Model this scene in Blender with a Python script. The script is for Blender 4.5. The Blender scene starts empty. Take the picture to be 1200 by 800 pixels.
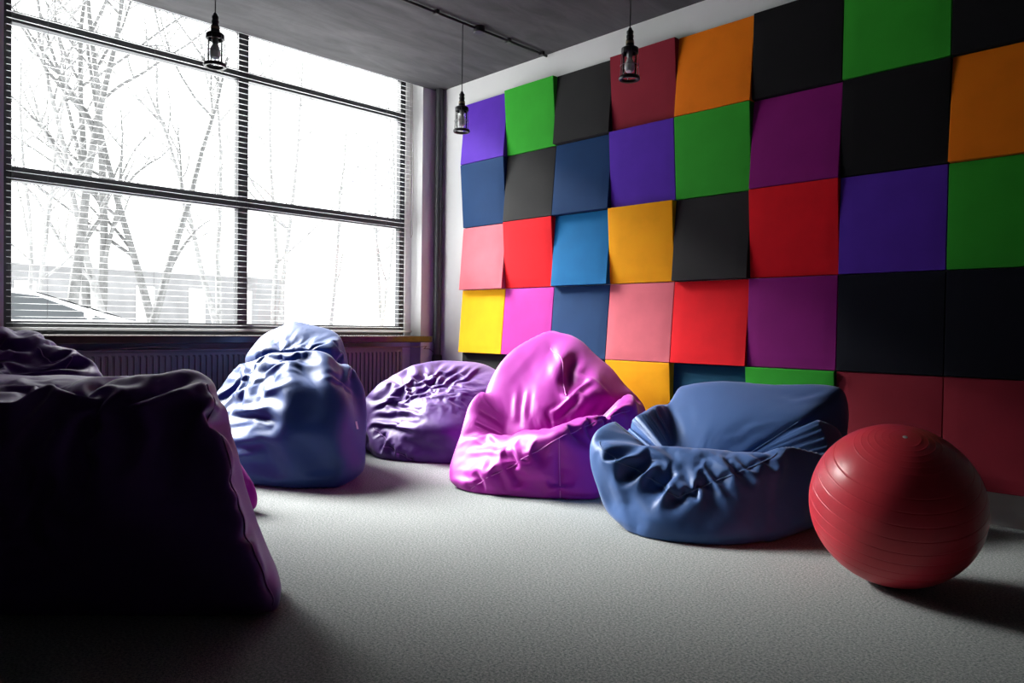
import bpy, bmesh, math, random
import numpy as np
from mathutils import Vector, Matrix
from mathutils.bvhtree import BVHTree

# ------------------------------------------------------------------ camera, sky, exposure
SC = bpy.context.scene
COL = SC.collection
CAM = np.array([4.555, -3.889, 0.870])
AX_R = np.array([0.701247, 0.712797, 0.013222]); AX_F = np.array([-0.71274, 0.70119, -0.018129])
AX_F /= np.linalg.norm(AX_F); AX_R -= AX_F * (AX_R @ AX_F); AX_R /= np.linalg.norm(AX_R)
AX_U = np.cross(AX_R, AX_F)
FPX = 866.97
cam = bpy.data.cameras.new('camera'); cam_o = bpy.data.objects.new('camera', cam); COL.objects.link(cam_o)
cam.sensor_width = 36; cam.lens = FPX / 1200 * 36; cam.clip_start = 0.02; cam.clip_end = 300
cam_o.matrix_world = Matrix(((AX_R[0], AX_U[0], -AX_F[0], CAM[0]), (AX_R[1], AX_U[1], -AX_F[1], CAM[1]),
                             (AX_R[2], AX_U[2], -AX_F[2], CAM[2]), (0, 0, 0, 1)))
SC.camera = cam_o

SKY, SUN, SUN_DIR, SUN_ANGLE = 2.9, 38.0, (-.73, -.20, .67), 30.0     # overcast, with the sun glowing softly through the cloud
world = bpy.data.worlds.new('overcast_sky'); SC.world = world; world.use_nodes = True
wn = world.node_tree.nodes; wn.clear()
wo = wn.new('ShaderNodeOutputWorld'); wb = wn.new('ShaderNodeBackground')
wb.inputs[0].default_value = (0.97, 0.985, 1.0, 1); wb.inputs[1].default_value = SKY
world.node_tree.links.new(wb.outputs[0], wo.inputs[0])
sl = bpy.data.lights.new('hazy_sun', 'SUN'); sl.energy = SUN; sl.angle = math.radians(SUN_ANGLE); sl.color = (1, .985, .97)
so = bpy.data.objects.new('hazy_sun', sl); COL.objects.link(so); so.rotation_euler = Vector(SUN_DIR).to_track_quat('Z', 'Y').to_euler()
pl = bpy.data.lights.new('window_portal', 'AREA'); pl.shape = 'RECTANGLE'; pl.size = 3.0; pl.size_y = 2.2
pl.cycles.is_portal = True
po = bpy.data.objects.new('window_portal', pl); COL.objects.link(po)
po.location = (-0.64, -1.57, 1.87); po.rotation_euler = (math.pi/2, 0, -math.pi/2)
SC.view_settings.view_transform = 'Standard'; SC.view_settings.look = 'None'
SC.view_settings.gamma = 1; SC.view_settings.exposure = 0.28; SC.view_settings.use_curve_mapping = False
SC.cycles.max_bounces = 8; SC.cycles.diffuse_bounces = 2; SC.cycles.transparent_max_bounces = 24


def at(u, v, d):                      # a point seen in the photograph, at its real depth d in metres
    return CAM + d * (AX_F + (u - 600) / FPX * AX_R + (400 - v) / FPX * AX_U)

# ------------------------------------------------------------------ materials
def lin(h):
    h = h.lstrip('#'); o = []
    for i in (0, 2, 4):
        c = int(h[i:i+2], 16) / 255
        o.append(c / 12.92 if c <= .04045 else ((c + .055) / 1.055) ** 2.4)
    return o

MATS = {}
def mat(name, col, rough=.6, spec=.5, metal=0, bump=0, bscale=200, var=0, vscale=6, sheen=0, dist=.001, coat=0):
    if name in MATS: return MATS[name]
    m = bpy.data.materials.new(name); m.use_nodes = True; MATS[name] = m
    nt = m.node_tree; b = nt.nodes['Principled BSDF']
    c = lin(col) if isinstance(col, str) else list(col)
    b.inputs['Base Color'].default_value = (*c, 1)
    b.inputs['Roughness'].default_value = rough; b.inputs['Specular IOR Level'].default_value = spec
    b.inputs['Metallic'].default_value = metal; b.inputs['Sheen Weight'].default_value = sheen
    b.inputs['Coat Weight'].default_value = coat
    tc = nt.nodes.new('ShaderNodeTexCoord')
    if var:
        n = nt.nodes.new('ShaderNodeTexNoise'); n.inputs['Scale'].default_value = vscale; n.inputs['Detail'].default_value = 6
        nt.links.new(tc.outputs['Object'], n.inputs['Vector'])
        r = nt.nodes.new('ShaderNodeMapRange'); r.inputs[1].default_value = .3; r.inputs[2].default_value = .7
        r.inputs[3].default_value = 1 - var; r.inputs[4].default_value = 1 + var
        nt.links.new(n.outputs[0], r.inputs[0])
        v = nt.nodes.new('ShaderNodeVectorMath'); v.operation = 'SCALE'; v.inputs[0].default_value = c
        nt.links.new(r.outputs[0], v.inputs['Scale']); nt.links.new(v.outputs[0], b.inputs['Base Color'])
    if bump:
        n = nt.nodes.new('ShaderNodeTexNoise'); n.inputs['Scale'].default_value = bscale; n.inputs['Detail'].default_value = 3
        nt.links.new(tc.outputs['Object'], n.inputs['Vector'])
        bp = nt.nodes.new('ShaderNodeBump'); bp.inputs['Strength'].default_value = bump; bp.inputs['Distance'].default_value = dist
        nt.links.new(n.outputs[0], bp.inputs['Height']); nt.links.new(bp.outputs[0], b.inputs['Normal'])
    return m

def glass_pane_mat():
    m = bpy.data.materials.new('clear_glass'); m.use_nodes = True; nt = m.node_tree; nt.nodes.clear()
    o = nt.nodes.new('ShaderNodeOutputMaterial'); t = nt.nodes.new('ShaderNodeBsdfTransparent'); g = nt.nodes.new('ShaderNodeBsdfGlossy')
    t.inputs[0].default_value = (.96, .98, .97, 1); g.inputs['Roughness'].default_value = .01
    f = nt.nodes.new('ShaderNodeFresnel'); f.inputs[0].default_value = 1.5; x = nt.nodes.new('ShaderNodeMixShader')
    nt.links.new(f.outputs[0], x.inputs[0]); nt.links.new(t.outputs[0], x.inputs[1]); nt.links.new(g.outputs[0], x.inputs[2])
    nt.links.new(x.outputs[0], o.inputs[0]); return m
GLASS = glass_pane_mat()

def slat_mat():
    m = bpy.data.materials.new('white_blind_slat'); m.use_nodes = True; nt = m.node_tree; nt.nodes.clear()
    o = nt.nodes.new('ShaderNodeOutputMaterial'); d = nt.nodes.new('ShaderNodeBsdfDiffuse'); t = nt.nodes.new('ShaderNodeBsdfTranslucent')
    d.inputs[0].default_value = (.75, .76, .76, 1); t.inputs[0].default_value = (.75, .76, .76, 1)
    x = nt.nodes.new('ShaderNodeMixShader'); x.inputs[0].default_value = .3
    nt.links.new(d.outputs[0], x.inputs[1]); nt.links.new(t.outputs[0], x.inputs[2]); nt.links.new(x.outputs[0], o.inputs[0]); return m
SLAT = slat_mat()

# ------------------------------------------------------------------ mesh building helpers
class MB:
    def __init__(s): s.v = []; s.f = []
    def add(s, vs, fs):
        k = len(s.v); s.v += [tuple(map(float, p)) for p in vs]; s.f += [tuple(i + k for i in f) for f in fs]; return s
    def box(s, x0, x1, y0, y1, z0, z1):
        vs = [(x, y, z) for x in (x0, x1) for y in (y0, y1) for z in (z0, z1)]
        return s.add(vs, [(0,1,3,2), (4,6,7,5), (0,4,5,1), (2,3,7,6), (0,2,6,4), (1,5,7,3)])
    def tube(s, pts, r, n=8, cap=True):
        pts = [Vector(p) for p in pts]; rs = r if isinstance(r, (list, tuple)) else [r] * len(pts)
        vs = []; up = None
        for i, p in enumerate(pts):
            t = (pts[min(i+1, len(pts)-1)] - pts[max(i-1, 0)]).normalized()
            if up is None: up = t.orthogonal().normalized()
            up = (up - t * up.dot(t)); up = up.normalized() if up.length > 1e-6 else t.orthogonal().normalized()
            w = t.cross(up)
            vs += [p + rs[i] * (math.cos(2*math.pi*k/n) * up + math.sin(2*math.pi*k/n) * w) for k in range(n)]
        fs = [(i*n+k, i*n+(k+1) % n, (i+1)*n+(k+1) % n, (i+1)*n+k) for i in range(len(pts)-1) for k in range(n)]
        if cap: fs += [tuple(range(n))[::-1], tuple((len(pts)-1)*n + k for k in range(n))]
        return s.add(vs, fs)
    def lathe(s, prof, n=32, o=(0,0,0), axis='z'):
        vs = []
        for r, z in prof:
            for k in range(n):
                a = 2*math.pi*k/n; p = (r*math.cos(a), r*math.sin(a), z)
                if axis == 'x': p = (p[2], p[0], p[1])
                if axis == 'y': p = (p[1], p[2], p[0])
                vs.append((p[0]+o[0], p[1]+o[1], p[2]+o[2]))
        m = len(prof)
        return s.add(vs, [(i*n+k, i*n+(k+1) % n, (i+1)*n+(k+1) % n, (i+1)*n+k) for i in range(m-1) for k in range(n)])
    def build(s, name, m, parent=None, smooth=False, bevel=0, seg=2):
        me = bpy.data.meshes.new(name); me.from_pydata(s.v, [], s.f)
        bm = bmesh.new(); bm.from_mesh(me); bmesh.ops.recalc_face_normals(bm, faces=bm.faces); bm.to_mesh(me); bm.free()
        me.materials.append(m)
        if smooth:
            for p in me.polygons: p.use_smooth = True
            try: me.set_sharp_from_angle(angle=math.radians(40))
            except Exception: pass
        o = bpy.data.objects.new(name, me); COL.objects.link(o)
        if parent is not None: o.parent = parent
        if bevel:
            b = o.modifiers.new('bevel', 'BEVEL'); b.width = bevel; b.segments = seg; b.limit_method = 'ANGLE'
        return o

def empty(name, loc=(0, 0, 0)):
    o = bpy.data.objects.new(name, None); COL.objects.link(o); o.location = loc; o.empty_display_size = .1; return o
def tag(o, label, cat, group=None):
    o['label'] = label; o['category'] = cat
    if group: o['group'] = group
    return o
def struct(o): o['kind'] = 'structure'; return o

# ------------------------------------------------------------------ the room
ZC = 2.848
CARPET = mat('grey_carpet', (.30, .30, .295), rough=.95, spec=.1, bump=1.0, bscale=260, dist=.004, sheen=.2)
def carpet_nodes():
    nt = CARPET.node_tree; b = nt.nodes['Principled BSDF']; tc = nt.nodes.new('ShaderNodeTexCoord')
    a = nt.nodes.new('ShaderNodeTexNoise'); a.inputs['Scale'].default_value = 130; a.inputs['Detail'].default_value = 5; a.inputs['Roughness'].default_value = .75
    r = nt.nodes.new('ShaderNodeValToRGB'); r.color_ramp.elements[0].position = .38; r.color_ramp.elements[1].position = .62
    r.color_ramp.elements[0].color = (.07, .10, .099, 1); r.color_ramp.elements[1].color = (.38, .38, .375, 1)
    nt.links.new(tc.outputs['Object'], a.inputs['Vector']); nt.links.new(a.outputs[0], r.inputs[0]); nt.links.new(r.outputs[0], b.inputs['Base Color'])
carpet_nodes()
WHITE = mat('white_plaster', (.74, .74, .73), rough=.8, spec=.2, bump=.3, bscale=30, dist=.003, var=.04, vscale=2)
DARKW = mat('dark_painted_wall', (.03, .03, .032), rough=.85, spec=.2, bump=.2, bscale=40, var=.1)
CEIL = mat('raw_grey_concrete', (.20, .20, .205), rough=.85, spec=.2, bump=.4, bscale=9, dist=.01)
def ceil_nodes():
    nt = CEIL.node_tree; b = nt.nodes['Principled BSDF']; tc = nt.nodes.new('ShaderNodeTexCoord'); mp = nt.nodes.new('ShaderNodeMapping')
    mp.inputs['Scale'].default_value = (3.2, .8, 1); mp.inputs['Rotation'].default_value = (0, 0, .25)
    a = nt.nodes.new('ShaderNodeTexNoise'); a.inputs['Scale'].default_value = 2.2; a.inputs['Detail'].default_value = 9; a.inputs['Roughness'].default_value = .62; a.inputs['Distortion'].default_value = .6
    r = nt.nodes.new('ShaderNodeValToRGB'); r.color_ramp.elements[0].position = .32; r.color_ramp.elements[1].position = .66
    r.color_ramp.elements[0].color = (.055, .055, .058, 1); r.color_ramp.elements[1].color = (.10, .10, .103, 1)
    nt.links.new(tc.outputs['Object'], mp.inputs[0]); nt.links.new(mp.outputs[0], a.inputs['Vector']); nt.links.new(a.outputs[0], r.inputs[0]); nt.links.new(r.outputs[0], b.inputs['Base Color'])
ceil_nodes()
X1, Y0 = 6.6, -5.6
struct(MB().box(-.62, X1 + .1, Y0 - .1, .15, -.1, 0).build('floor', CARPET))
struct(MB().box(-.36, X1 + .1, Y0 - .1, .15, ZC, ZC + .25).build('ceiling', CEIL))
struct(MB().box(-.62, X1 + .1, .05, .15, 0, ZC).build('wall_right', WHITE))
w = MB()
w.box(-.62, -.36, -.12, .05, 0, ZC + .25)          # pier beside the window
w.box(-.62, -.36, Y0, -3.02, 0, ZC + .25)          # pier left of the window
w.box(-.62, -.50, -3.02, -.12, 0, .745)            # back of the radiator niche
w.box(-.62, -.36, -3.02, -.12, 2.97, ZC + .25)     # lintel above the window head
struct(w.build('wall_left', WHITE))
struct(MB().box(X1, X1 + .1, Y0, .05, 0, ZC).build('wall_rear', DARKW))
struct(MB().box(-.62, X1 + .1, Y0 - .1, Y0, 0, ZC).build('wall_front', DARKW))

# window with frame, panes and sill
FR = mat('dark_grey_window_frame', (.018, .019, .022), rough=.4, spec=.5)
SILL = mat('dark_varnished_sill', (.05, .028, .022), rough=.22, spec=.5, var=.25, vscale=14, bump=.05, bscale=60)
win = struct(empty('window_1', (-.52, -1.57, .79)))
def wpart(name, mb, m, **k):
    o = mb.build(name, m, None, **k); o.parent = win; o.matrix_parent_inverse = Matrix.Translation(win.location).inverted(); return o
f = MB().box(-.57, -.51, -3.02, -2.955, .795, 2.97).box(-.57, -.51, -.235, -.185, .795, 2.97).box(-.57, -.51, -2.955, -.235, .795, .875).box(-.57, -.51, -2.955, -.235, 2.92, 2.97)
wpart('window_frame', f, FR, bevel=.004)
wpart('jamb_trim', MB().box(-.60, -.50, -.185, -.12, .795, 2.97), WHITE)
wpart('mullion', MB().box(-.575, -.505, -1.62, -1.548, .875, 2.92), FR, bevel=.004)
for z0, z1 in ((1.68, 1.762), (2.582, 2.648)):
    for y0, y1 in ((-2.955, -1.62), (-1.548, -.235)):
        wpart('transom', MB().box(-.57, -.50, y0, y1, z0, z1), FR, bevel=.004)
p = MB()
for y0, y1 in ((-2.955, -1.62), (-1.548, -.235)):
    for z0, z1 in ((.875, 1.68), (1.762, 2.582), (2.648, 2.92)):
        p.add([(-.545, y0, z0), (-.545, y1, z0), (-.545, y1, z1), (-.545, y0, z1)], [(0, 1, 2, 3)])
wpart('window_pane', p, GLASS)
wpart('window_sill', MB().box(-.51, -.215, -3.3, -.105, .745, .795), SILL, bevel=.006)

# venetian blind
CORD = mat('grey_cord', (.12, .12, .12), rough=.7)
bl = tag(empty('venetian_blind', (-.455, -1.57, .82)), 'white venetian blind with thin open slats hanging in front of the big window', 'blind')
def bpart(name, mb, m, **k):
    o = mb.build(name, m, None, **k); o.parent = bl; o.matrix_parent_inverse = Matrix.Translation(bl.location).inverted(); return o
s = MB(); z = .862; random.seed(3)
while z < 2.90:
    vs = []
    ys = [-2.99 + i * (2.84 / 8) for i in range(9)]
    j = [random.uniform(-.0012, .0012) for _ in ys]
    for yi, jj in zip(ys, j):
        for dx, dz in ((-.0062, -.0005), (0, .0005), (.0062, -.0005)): vs.append((-.455 + dx, yi, z + dz + jj))
    for yi, jj in zip(ys, j):
        for dx, dz in ((-.0062, -.0015), (0, -.0005), (.0062, -.0015)): vs.append((-.455 + dx, yi, z + dz + jj))
    fs = []
    for i in range(8):
        for k in range(2):
            a = i*3+k; fs.append((a, a+1, a+4, a+3)); a += 27; fs.append((a, a+3, a+4, a+1))
        fs.append((i*3, i*3+3, i*3+30, i*3+27)); fs.append((i*3+2, i*3+29, i*3+32, i*3+5))
    s.add(vs, fs); z += .0375
bpart('slats', s, SLAT, smooth=False)
bpart('bottom_rail', MB().box(-.470, -.440, -2.99, -.15, .822, .838), SLAT, bevel=.003)
bpart('headrail', MB().box(-.475, -.435, -2.99, -.15, 2.92, 2.955), SLAT, bevel=.003)
for y in (-2.79, -2.2, -1.66, -1.1, -.42):
    bpart('ladder_cord', MB().tube([(-.441, y, .83), (-.441, y, 2.93)], .0011, 6), CORD)
bpart('lift_cord', MB().tube([(-.42, -.20, 2.93), (-.418, -.2, 1.9), (-.40, -.205, 1.62), (-.385, -.212, 1.60), (-.38, -.20, 1.63), (-.385, -.19, 2.1), (-.42, -.19, 2.93)], .0025, 6), mat('beige_cord', (.4, .38, .34), rough=.7))

# drain pipe in the corner
PIPE = mat('grey_painted_pipe', (.045, .047, .052), rough=.4, spec=.5)
pp = tag(empty('heating_pipe', (-.30, 0.008, 0)), 'dark grey vertical pipe in the corner between window and colourful wall', 'pipe')
pp_o = MB().tube([(0, 0, 0), (0, 0, 2.848)], .031, 24, cap=False).build('pipe_shaft', PIPE, pp, smooth=True)
for z in (.62, 1.86): MB().lathe([(.031, z-.012), (.036, z-.01), (.036, z+.01), (.031, z+.012)], 24).build('collar', PIPE, pp, smooth=True)
MB().lathe([(.031, .545), (.04, .55), (.042, .6), (.04, .63), (.031, .64)], 20, (-0.0, -.0, 0)).build('pipe_joint', mat('black_rubber', (.012, .012, .012), rough=.7), pp, smooth=True)

# radiator in the niche
RAD = mat('radiator_enamel', (.20, .18, .165), rough=.45, spec=.4)
rd = tag(empty('radiator', (-.30, -1.54, .12)), 'long ribbed panel radiator under the window sill', 'radiator')
def rpart(name, mb, m, **k):
    o = mb.build(name, m, None, **k); o.parent = rd; o.matrix_parent_inverse = Matrix.Translation(rd.location).inverted(); return o
ya, yb = -2.68, -.385; n = 62; pitch = (yb - ya - .03) / n
prof = []
y = ya + .015
prof.append((0, ya)); prof.append((0, y))
for i in range(n):
    prof += [(0, y + pitch*.48), (-.010, y + pitch*.58), (-.010, y + pitch*.90), (0, y + pitch)]
    y += pitch
prof.append((0, yb))
m_ = MB(); zt, zb, zm, zn = .695, .14, .672, .165
rows = [(zt, 0), (zm, 0), (zm - .012, 1), (zn + .012, 1), (zn, 0), (zb, 0)]
vs = [(-.252 + dx * k, yy, zz) for zz, k in rows for dx, yy in prof]; L = len(prof)
m_.add(vs, [(r*L+i, r*L+i+1, (r+1)*L+i+1, (r+1)*L+i) for r in range(5) for i in range(L-1)])
rpart('front_panel', m_, RAD)
for y_ in (ya, yb): rpart('side_cover', MB().box(-.345, -.252, y_ - .002, y_ + .002, zb, zt), RAD)
rpart('rear_panel', MB().box(-.345, -.335, ya, yb, zb, zt), RAD)
g = MB().box(-.335, -.328, ya, yb, .690, .705).box(-.262, -.252, ya, yb, .690, .705)
yy = ya + .01
while yy < yb: g.box(-.33, -.26, yy, yy + .006, .694, .700); yy += .02
rpart('top_grille', g, RAD)
for yb_ in (-2.3, -.8): rpart('wall_bracket', MB().box(-.50, -.340, yb_ - .02, yb_ + .02, .2, .6), RAD)
v_ = MB().tube([(-.29, -2.68, .66), (-.29, -2.712, .66)], .009, 12)
vo = rpart('valve_pipe', v_, PIPE, smooth=True)
k_ = MB().lathe([(0, .055), (.016, .055), (.021, .048), (.022, .02), (.018, 0), (0, 0)], 20, (-.285, -2.722, .678), axis='x')
rpart('thermostat_knob', k_, mat('off_white_plastic', (.55, .52, .5), rough=.4), smooth=True)
pts = []
for i in range(60):
    t = i / 59; yy = -2.55 + t * 2.42
    pts.append((-.272 + .012 * math.sin(t * 9), yy, .7085 + .016 * max(0, math.sin(t * 13)) ** 2 + (.0 if t < .9 else .0)))
pts += [(-.30, -.115, .70), (-.34, -.10, .69), (-.352, -.03, .685), (-.34, .0, .66)]
tag(MB().tube(pts, .0035, 6).build('cable', mat('beige_cable', (.25, .18, .15), rough=.6), smooth=True), 'thin loose cable running along the top of the radiator', 'cable')

# ------------------------------------------------------------------ foam panels on the right wall
PAL = {'violet': '#5B2FB4', 'green': '#33A82C', 'charcoal': '#2B2B2B', 'maroon': '#8E2233', 'orange': '#FF8408', 'black': '#101012',
       'navy': '#143A66', 'salmon': '#D86C78', 'red': '#EE1020', 'teal blue': '#0A6CA4', 'yellow': '#FFC000', 'amber': '#FFB000',
       'fuchsia': '#C23AA2', 'purple': '#8E1478', 'dark teal': '#0E4A66', 'near-black navy': '#070B1A'}  # purple: the fuchsia panels further from the window, shade put into the colour
GRID = [['violet T-', 'green', 'charcoal', 'maroon', 'orange', 'black', 'green', 'black'],
        ['navy', 'charcoal', 'navy', 'violet', 'green', 'purple', 'black', 'orange'],
        ['salmon', 'red', 'teal blue', 'amber', 'charcoal', 'red', 'violet', 'green'],
        ['yellow', 'fuchsia', 'navy', 'salmon', 'red', 'purple', 'near-black navy', 'near-black navy'],
        ['charcoal', 'violet', 'navy', 'amber', 'dark teal', 'green', 'maroon', 'maroon']]
GRID[0][0] = 'violet'
# which edge stands proud: B bottom, T top, F flat, D recessed
TILT = ['BTBTBFFF', 'TBBTTBFB', 'BTBTBTFF', 'BBBBBFFF', 'DDDTDTFF']
ZR = [(2.169, 2.658), (1.669, 2.169), (1.169, 1.669), (.669, 1.169), (.155, .669)]
RN = ['top row', 'second row', 'middle row', 'fourth row', 'bottom row']
for r in range(5):
    for c in range(8):
        col = GRID[r][c]; k = TILT[r][c]
        th = {'B': (.026, .068), 'T': (.068, .030), 'F': (.045, .050), 'D': (.022, .030)}[k]   # thickness at top, bottom
        z0, z1 = ZR[r][0] + .002, ZR[r][1] - .002; x0, x1 = c * .5 + .0015, c * .5 + .4985; yw = .05
        cx, cz = (x0 + x1) / 2, (z0 + z1) / 2
        m = mat('foam_' + col.replace(' ', '_'), PAL[col], rough=.85, spec=.25, bump=.35, bscale=420, dist=.0012, var=.05, vscale=9)
        nx = 8; vs = []; fs = []
        for i in range(nx + 1):            # front face grid, slightly cushioned
            for j in range(nx + 1):
                a, b = i / nx, j / nx
                t = th[1] * (1 - b) + th[0] * b + .006 * (16 * a * (1-a) * b * (1-b)) ** .5
                vs.append((x0 + (x1-x0) * a - cx, -t, z0 + (z1-z0) * b - cz))
        for i in range(nx):
            for j in range(nx):
                q = i * (nx+1) + j; fs.append((q, q+1, q+nx+2, q+nx+1))
        rim = [(i, 0) for i in range(nx)] + [(nx, j) for j in range(nx)] + [(i, nx) for i in range(nx, 0, -1)] + [(0, j) for j in range(nx, 0, -1)]
        base = len(vs)
        for i, j in rim:
            q = vs[i * (nx+1) + j]; vs.append((q[0], -.0005, q[2]))
        R_ = len(rim)
        for k2 in range(R_):
            i, j = rim[k2]; i2, j2 = rim[(k2+1) % R_]
            fs.append((i*(nx+1)+j, i2*(nx+1)+j2, base + (k2+1) % R_, base + k2))
        fs.append(tuple(base + q for q in range(R_)))
        o = MB().add(vs, fs).build('foam_panel', m, bevel=.003)
        o.location = (cx, yw, cz)
        if c == 0: where = 'at the window end beside ' + GRID[r][1]
        elif c == 7: where = 'at the far right beside ' + GRID[r][6]
        else: where = 'between ' + GRID[r][c-1] + ' and ' + GRID[r][c+1]
        tag(o, f'{col} square foam panel in the {RN[r]}, {where}', 'wall panel', 'coloured square panels on the right wall')

# ------------------------------------------------------------------ ceiling conduit and pendant lamps
BLK = mat('black_bakelite', (.012, .012, .013), rough=.35, spec=.5)
COND = mat('dark_conduit', (.03, .03, .032), rough=.5)
cd = tag(empty('ceiling_conduit', (.885, -1.2, ZC)), 'dark metal cable conduit clipped along the concrete ceiling to the wall', 'conduit')
MB().tube([(0, -2.9, -.016), (0, 1.235, -.016)], .009, 12).build('conduit_tube', COND, cd, smooth=True)
for y in (-2.3, -1.7, -1.1, -.5, .22, .85, 1.18): MB().box(-.02, .02, y - .012, y + .012, -.028, 0).build('clip', COND, cd, bevel=.003)
MB().lathe([(0, -.04), (.034, -.04), (.038, -.036), (.038, 0), (0, 0)], 24, (.0, .58, 0)).build('junction_box', COND, cd, smooth=True)
MB().lathe([(0, -.04), (.034, -.04), (.038, -.036), (.038, 0), (0, 0)], 24, (.0, -1.07, 0)).build('junction_box', COND, cd, smooth=True)

WIRE = mat('cage_wire_metal', (.35, .35, .36), rough=.3, metal=1)
def jar_glass():
    m = bpy.data.materials.new('jar_glass'); m.use_nodes = True; nt = m.node_tree; nt.nodes.clear()
    o = nt.nodes.new('ShaderNodeOutputMaterial'); t = nt.nodes.new('ShaderNodeBsdfTransparent'); g = nt.nodes.new('ShaderNodeBsdfGlossy')
    t.inputs[0].default_value = (.95, .96, .96, 1); g.inputs['Roughness'].default_value = .03
    lw = nt.nodes.new('ShaderNodeLayerWeight'); lw.inputs[0].default_value = .2; x = nt.nodes.new('ShaderNodeMixShader')
    nt.links.new(lw.outputs['Fresnel'], x.inputs[0]); nt.links.new(t.outputs[0], x.inputs[1]); nt.links.new(g.outputs[0], x.inputs[2])
    nt.links.new(x.outputs[0], o.inputs[0]); return m
JAR = jar_glass()
def lamp_parts():
    root = empty('pendant_lamp')
    # origin at the top of the socket
    MB().lathe([(0, 0), (.008, 0), (.012, -.012), (.017, -.016), (.017, -.026), (.0155, -.028), (.0155, -.036), (.018, -.038), (.018, -.048), (.016, -.05),
                (.016, -.058), (.019, -.06), (.021, -.088), (.021, -.1), (0, -.1)], 28).build('socket', BLK, root, smooth=True)
    MB().lathe([(.0192, -.066), (.0205, -.068), (.0212, -.078), (.0205, -.079)], 28).build('socket_band', mat('worn_brass', (.35, .28, .18), rough=.4, metal=.6), root, smooth=True)
    MB().lathe([(.0, -.098), (.036, -.098), (.043, -.103), (.044, -.12), (.041, -.128), (.036, -.128), (.034, -.112), (0, -.112)], 32).build('collar', BLK, root, smooth=True)
    MB().lathe([(.034, -.115), (.0345, -.14), (.035, -.225), (.033, -.238), (.02, -.246), (0, -.249)], 32).build('glass_jar', JAR, root, smooth=True)
    MB().lathe([(0, -.112), (.014, -.112), (.015, -.14), (.012, -.15)], 20).build('bulb_base', mat('brushed_steel', (.5, .5, .5), rough=.35, metal=1), root, smooth=True)
    MB().lathe([(.012, -.15), (.016, -.16), (.025, -.185), (.026, -.2), (.02, -.218), (0, -.225)], 24).build('bulb', mat('frosted_bulb', (.8, .8, .78), rough=.35), root, smooth=True)
    c = MB()
    for i in range(6):
        a = 2*math.pi*i/6 + .3; ca, sa = math.cos(a), math.sin(a)
        c.tube([(ca*r, sa*r, z) for r, z in ((.042, -.11), (.045, -.14), (.047, -.2), (.050, -.248))], .0016, 6)
    for zz, rr in ((-.19, .047),):
        c.tube([(rr*math.cos(t*math.pi/12), rr*math.sin(t*math.pi/12), zz) for t in range(25)], .0014, 5)
    c.build('cage', WIRE, root, smooth=True)
    MB().lathe([(.040, -.246), (.050, -.244), (.054, -.249), (.054, -.257), (.050, -.262), (.040, -.260), (.040, -.246)], 36).build('bottom_ring', BLK, root, smooth=True)
    return root
LZ = 2.392
lamps = [(.915, -2.378, 'hanging in front of the left window pane'), (.885, -.762, 'nearest the corner pipe'), (2.275, -.838, 'in front of the maroon top row panel')]
base = lamp_parts()
for i, (x, y, wh) in enumerate(lamps):
    if i == 0: o = base
    else:
        o = base.copy(); COL.objects.link(o)
        for ch in list(base.children):
            if ch.name.startswith('cord'): continue
            d = ch.copy(); COL.objects.link(d); d.parent = o
    o.location = (x, y, LZ)
    tag(o, 'black industrial pendant lamp with caged glass jar, ' + wh, 'pendant lamp', 'caged glass pendant lamps')
for i, o in enumerate([o for o in list(COL.objects) if o.name.startswith('pendant_lamp')]):
    x, y = o.location.x, o.location.y
    if i < 2: pts = [(0, 0, -.005), (0, 0, ZC - LZ - .03), (-.004, 0, ZC - LZ - .012), ((.885 - x) * .6, .06, ZC - LZ - .016), (.885 - x, .12 if i == 1 else .1, ZC - LZ - .02)]
    else: pts = [(0, 0, -.005), (0, 0, ZC - LZ)]
    MB().tube(pts, .0028, 8).build('cord', BLK, o, smooth=True)

# ------------------------------------------------------------------ bean bags
def ico_levels(n):
    """nested icospheres: each finer level starts with the vertices of the coarser one"""
    bm = bmesh.new(); bmesh.ops.create_icosphere(bm, subdivisions=1, radius=1)
    V = np.array([v.co[:] for v in bm.verts]); Fc = np.array([[v.index for v in f.verts] for f in bm.faces]); bm.free()
    out = []
    for l in range(n):
        e = np.sort(np.concatenate([Fc[:, [0, 1]], Fc[:, [1, 2]], Fc[:, [2, 0]]]), axis=1)
        E, inv = np.unique(e, axis=0, return_inverse=True); inv = inv.reshape(-1)
        out.append((V, E, Fc))
        m = len(Fc); N = len(V); a, b, c = inv[:m] + N, inv[m:2*m] + N, inv[2*m:] + N
        V = np.concatenate([V, V[E].mean(1)]); V /= np.linalg.norm(V, axis=1)[:, None]
        Fc = np.concatenate([np.stack(q, 1) for q in ((Fc[:, 0], a, c), (Fc[:, 1], b, a), (Fc[:, 2], c, b), (a, b, c))])
    return out
ICO = ico_levels(8)            # 12 ... 40962, 163842 vertices
def hull_planes(pts):
    bm = bmesh.new()
    for q in pts: bm.verts.new(tuple(map(float, q)))
    bmesh.ops.convex_hull(bm, input=bm.verts); bm.normal_update()
    c = np.mean(np.array(pts, float), axis=0); out = []
    for f in bm.faces:
        if f.calc_area() < 1e-6: continue
        n = np.array(f.normal[:]); d = n @ np.array(f.verts[0].co[:])
        if n @ c > d: n, d = -n, -d
        if not any(n @ m > .998 and abs(d - e) < .01 for m, e in out): out.append((n, d))
    bm.free(); return np.array([o[0] for o in out]), np.array([o[1] for o in out])
def seg_dist(Pn, A, B):
    A, B = np.array(A, float), np.array(B, float); t = np.clip(((Pn - A) @ (B - A)) / ((B - A) @ (B - A)), 0, 1)
    return np.linalg.norm(Pn - (A + t[:, None] * (B - A)), axis=1)
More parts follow.
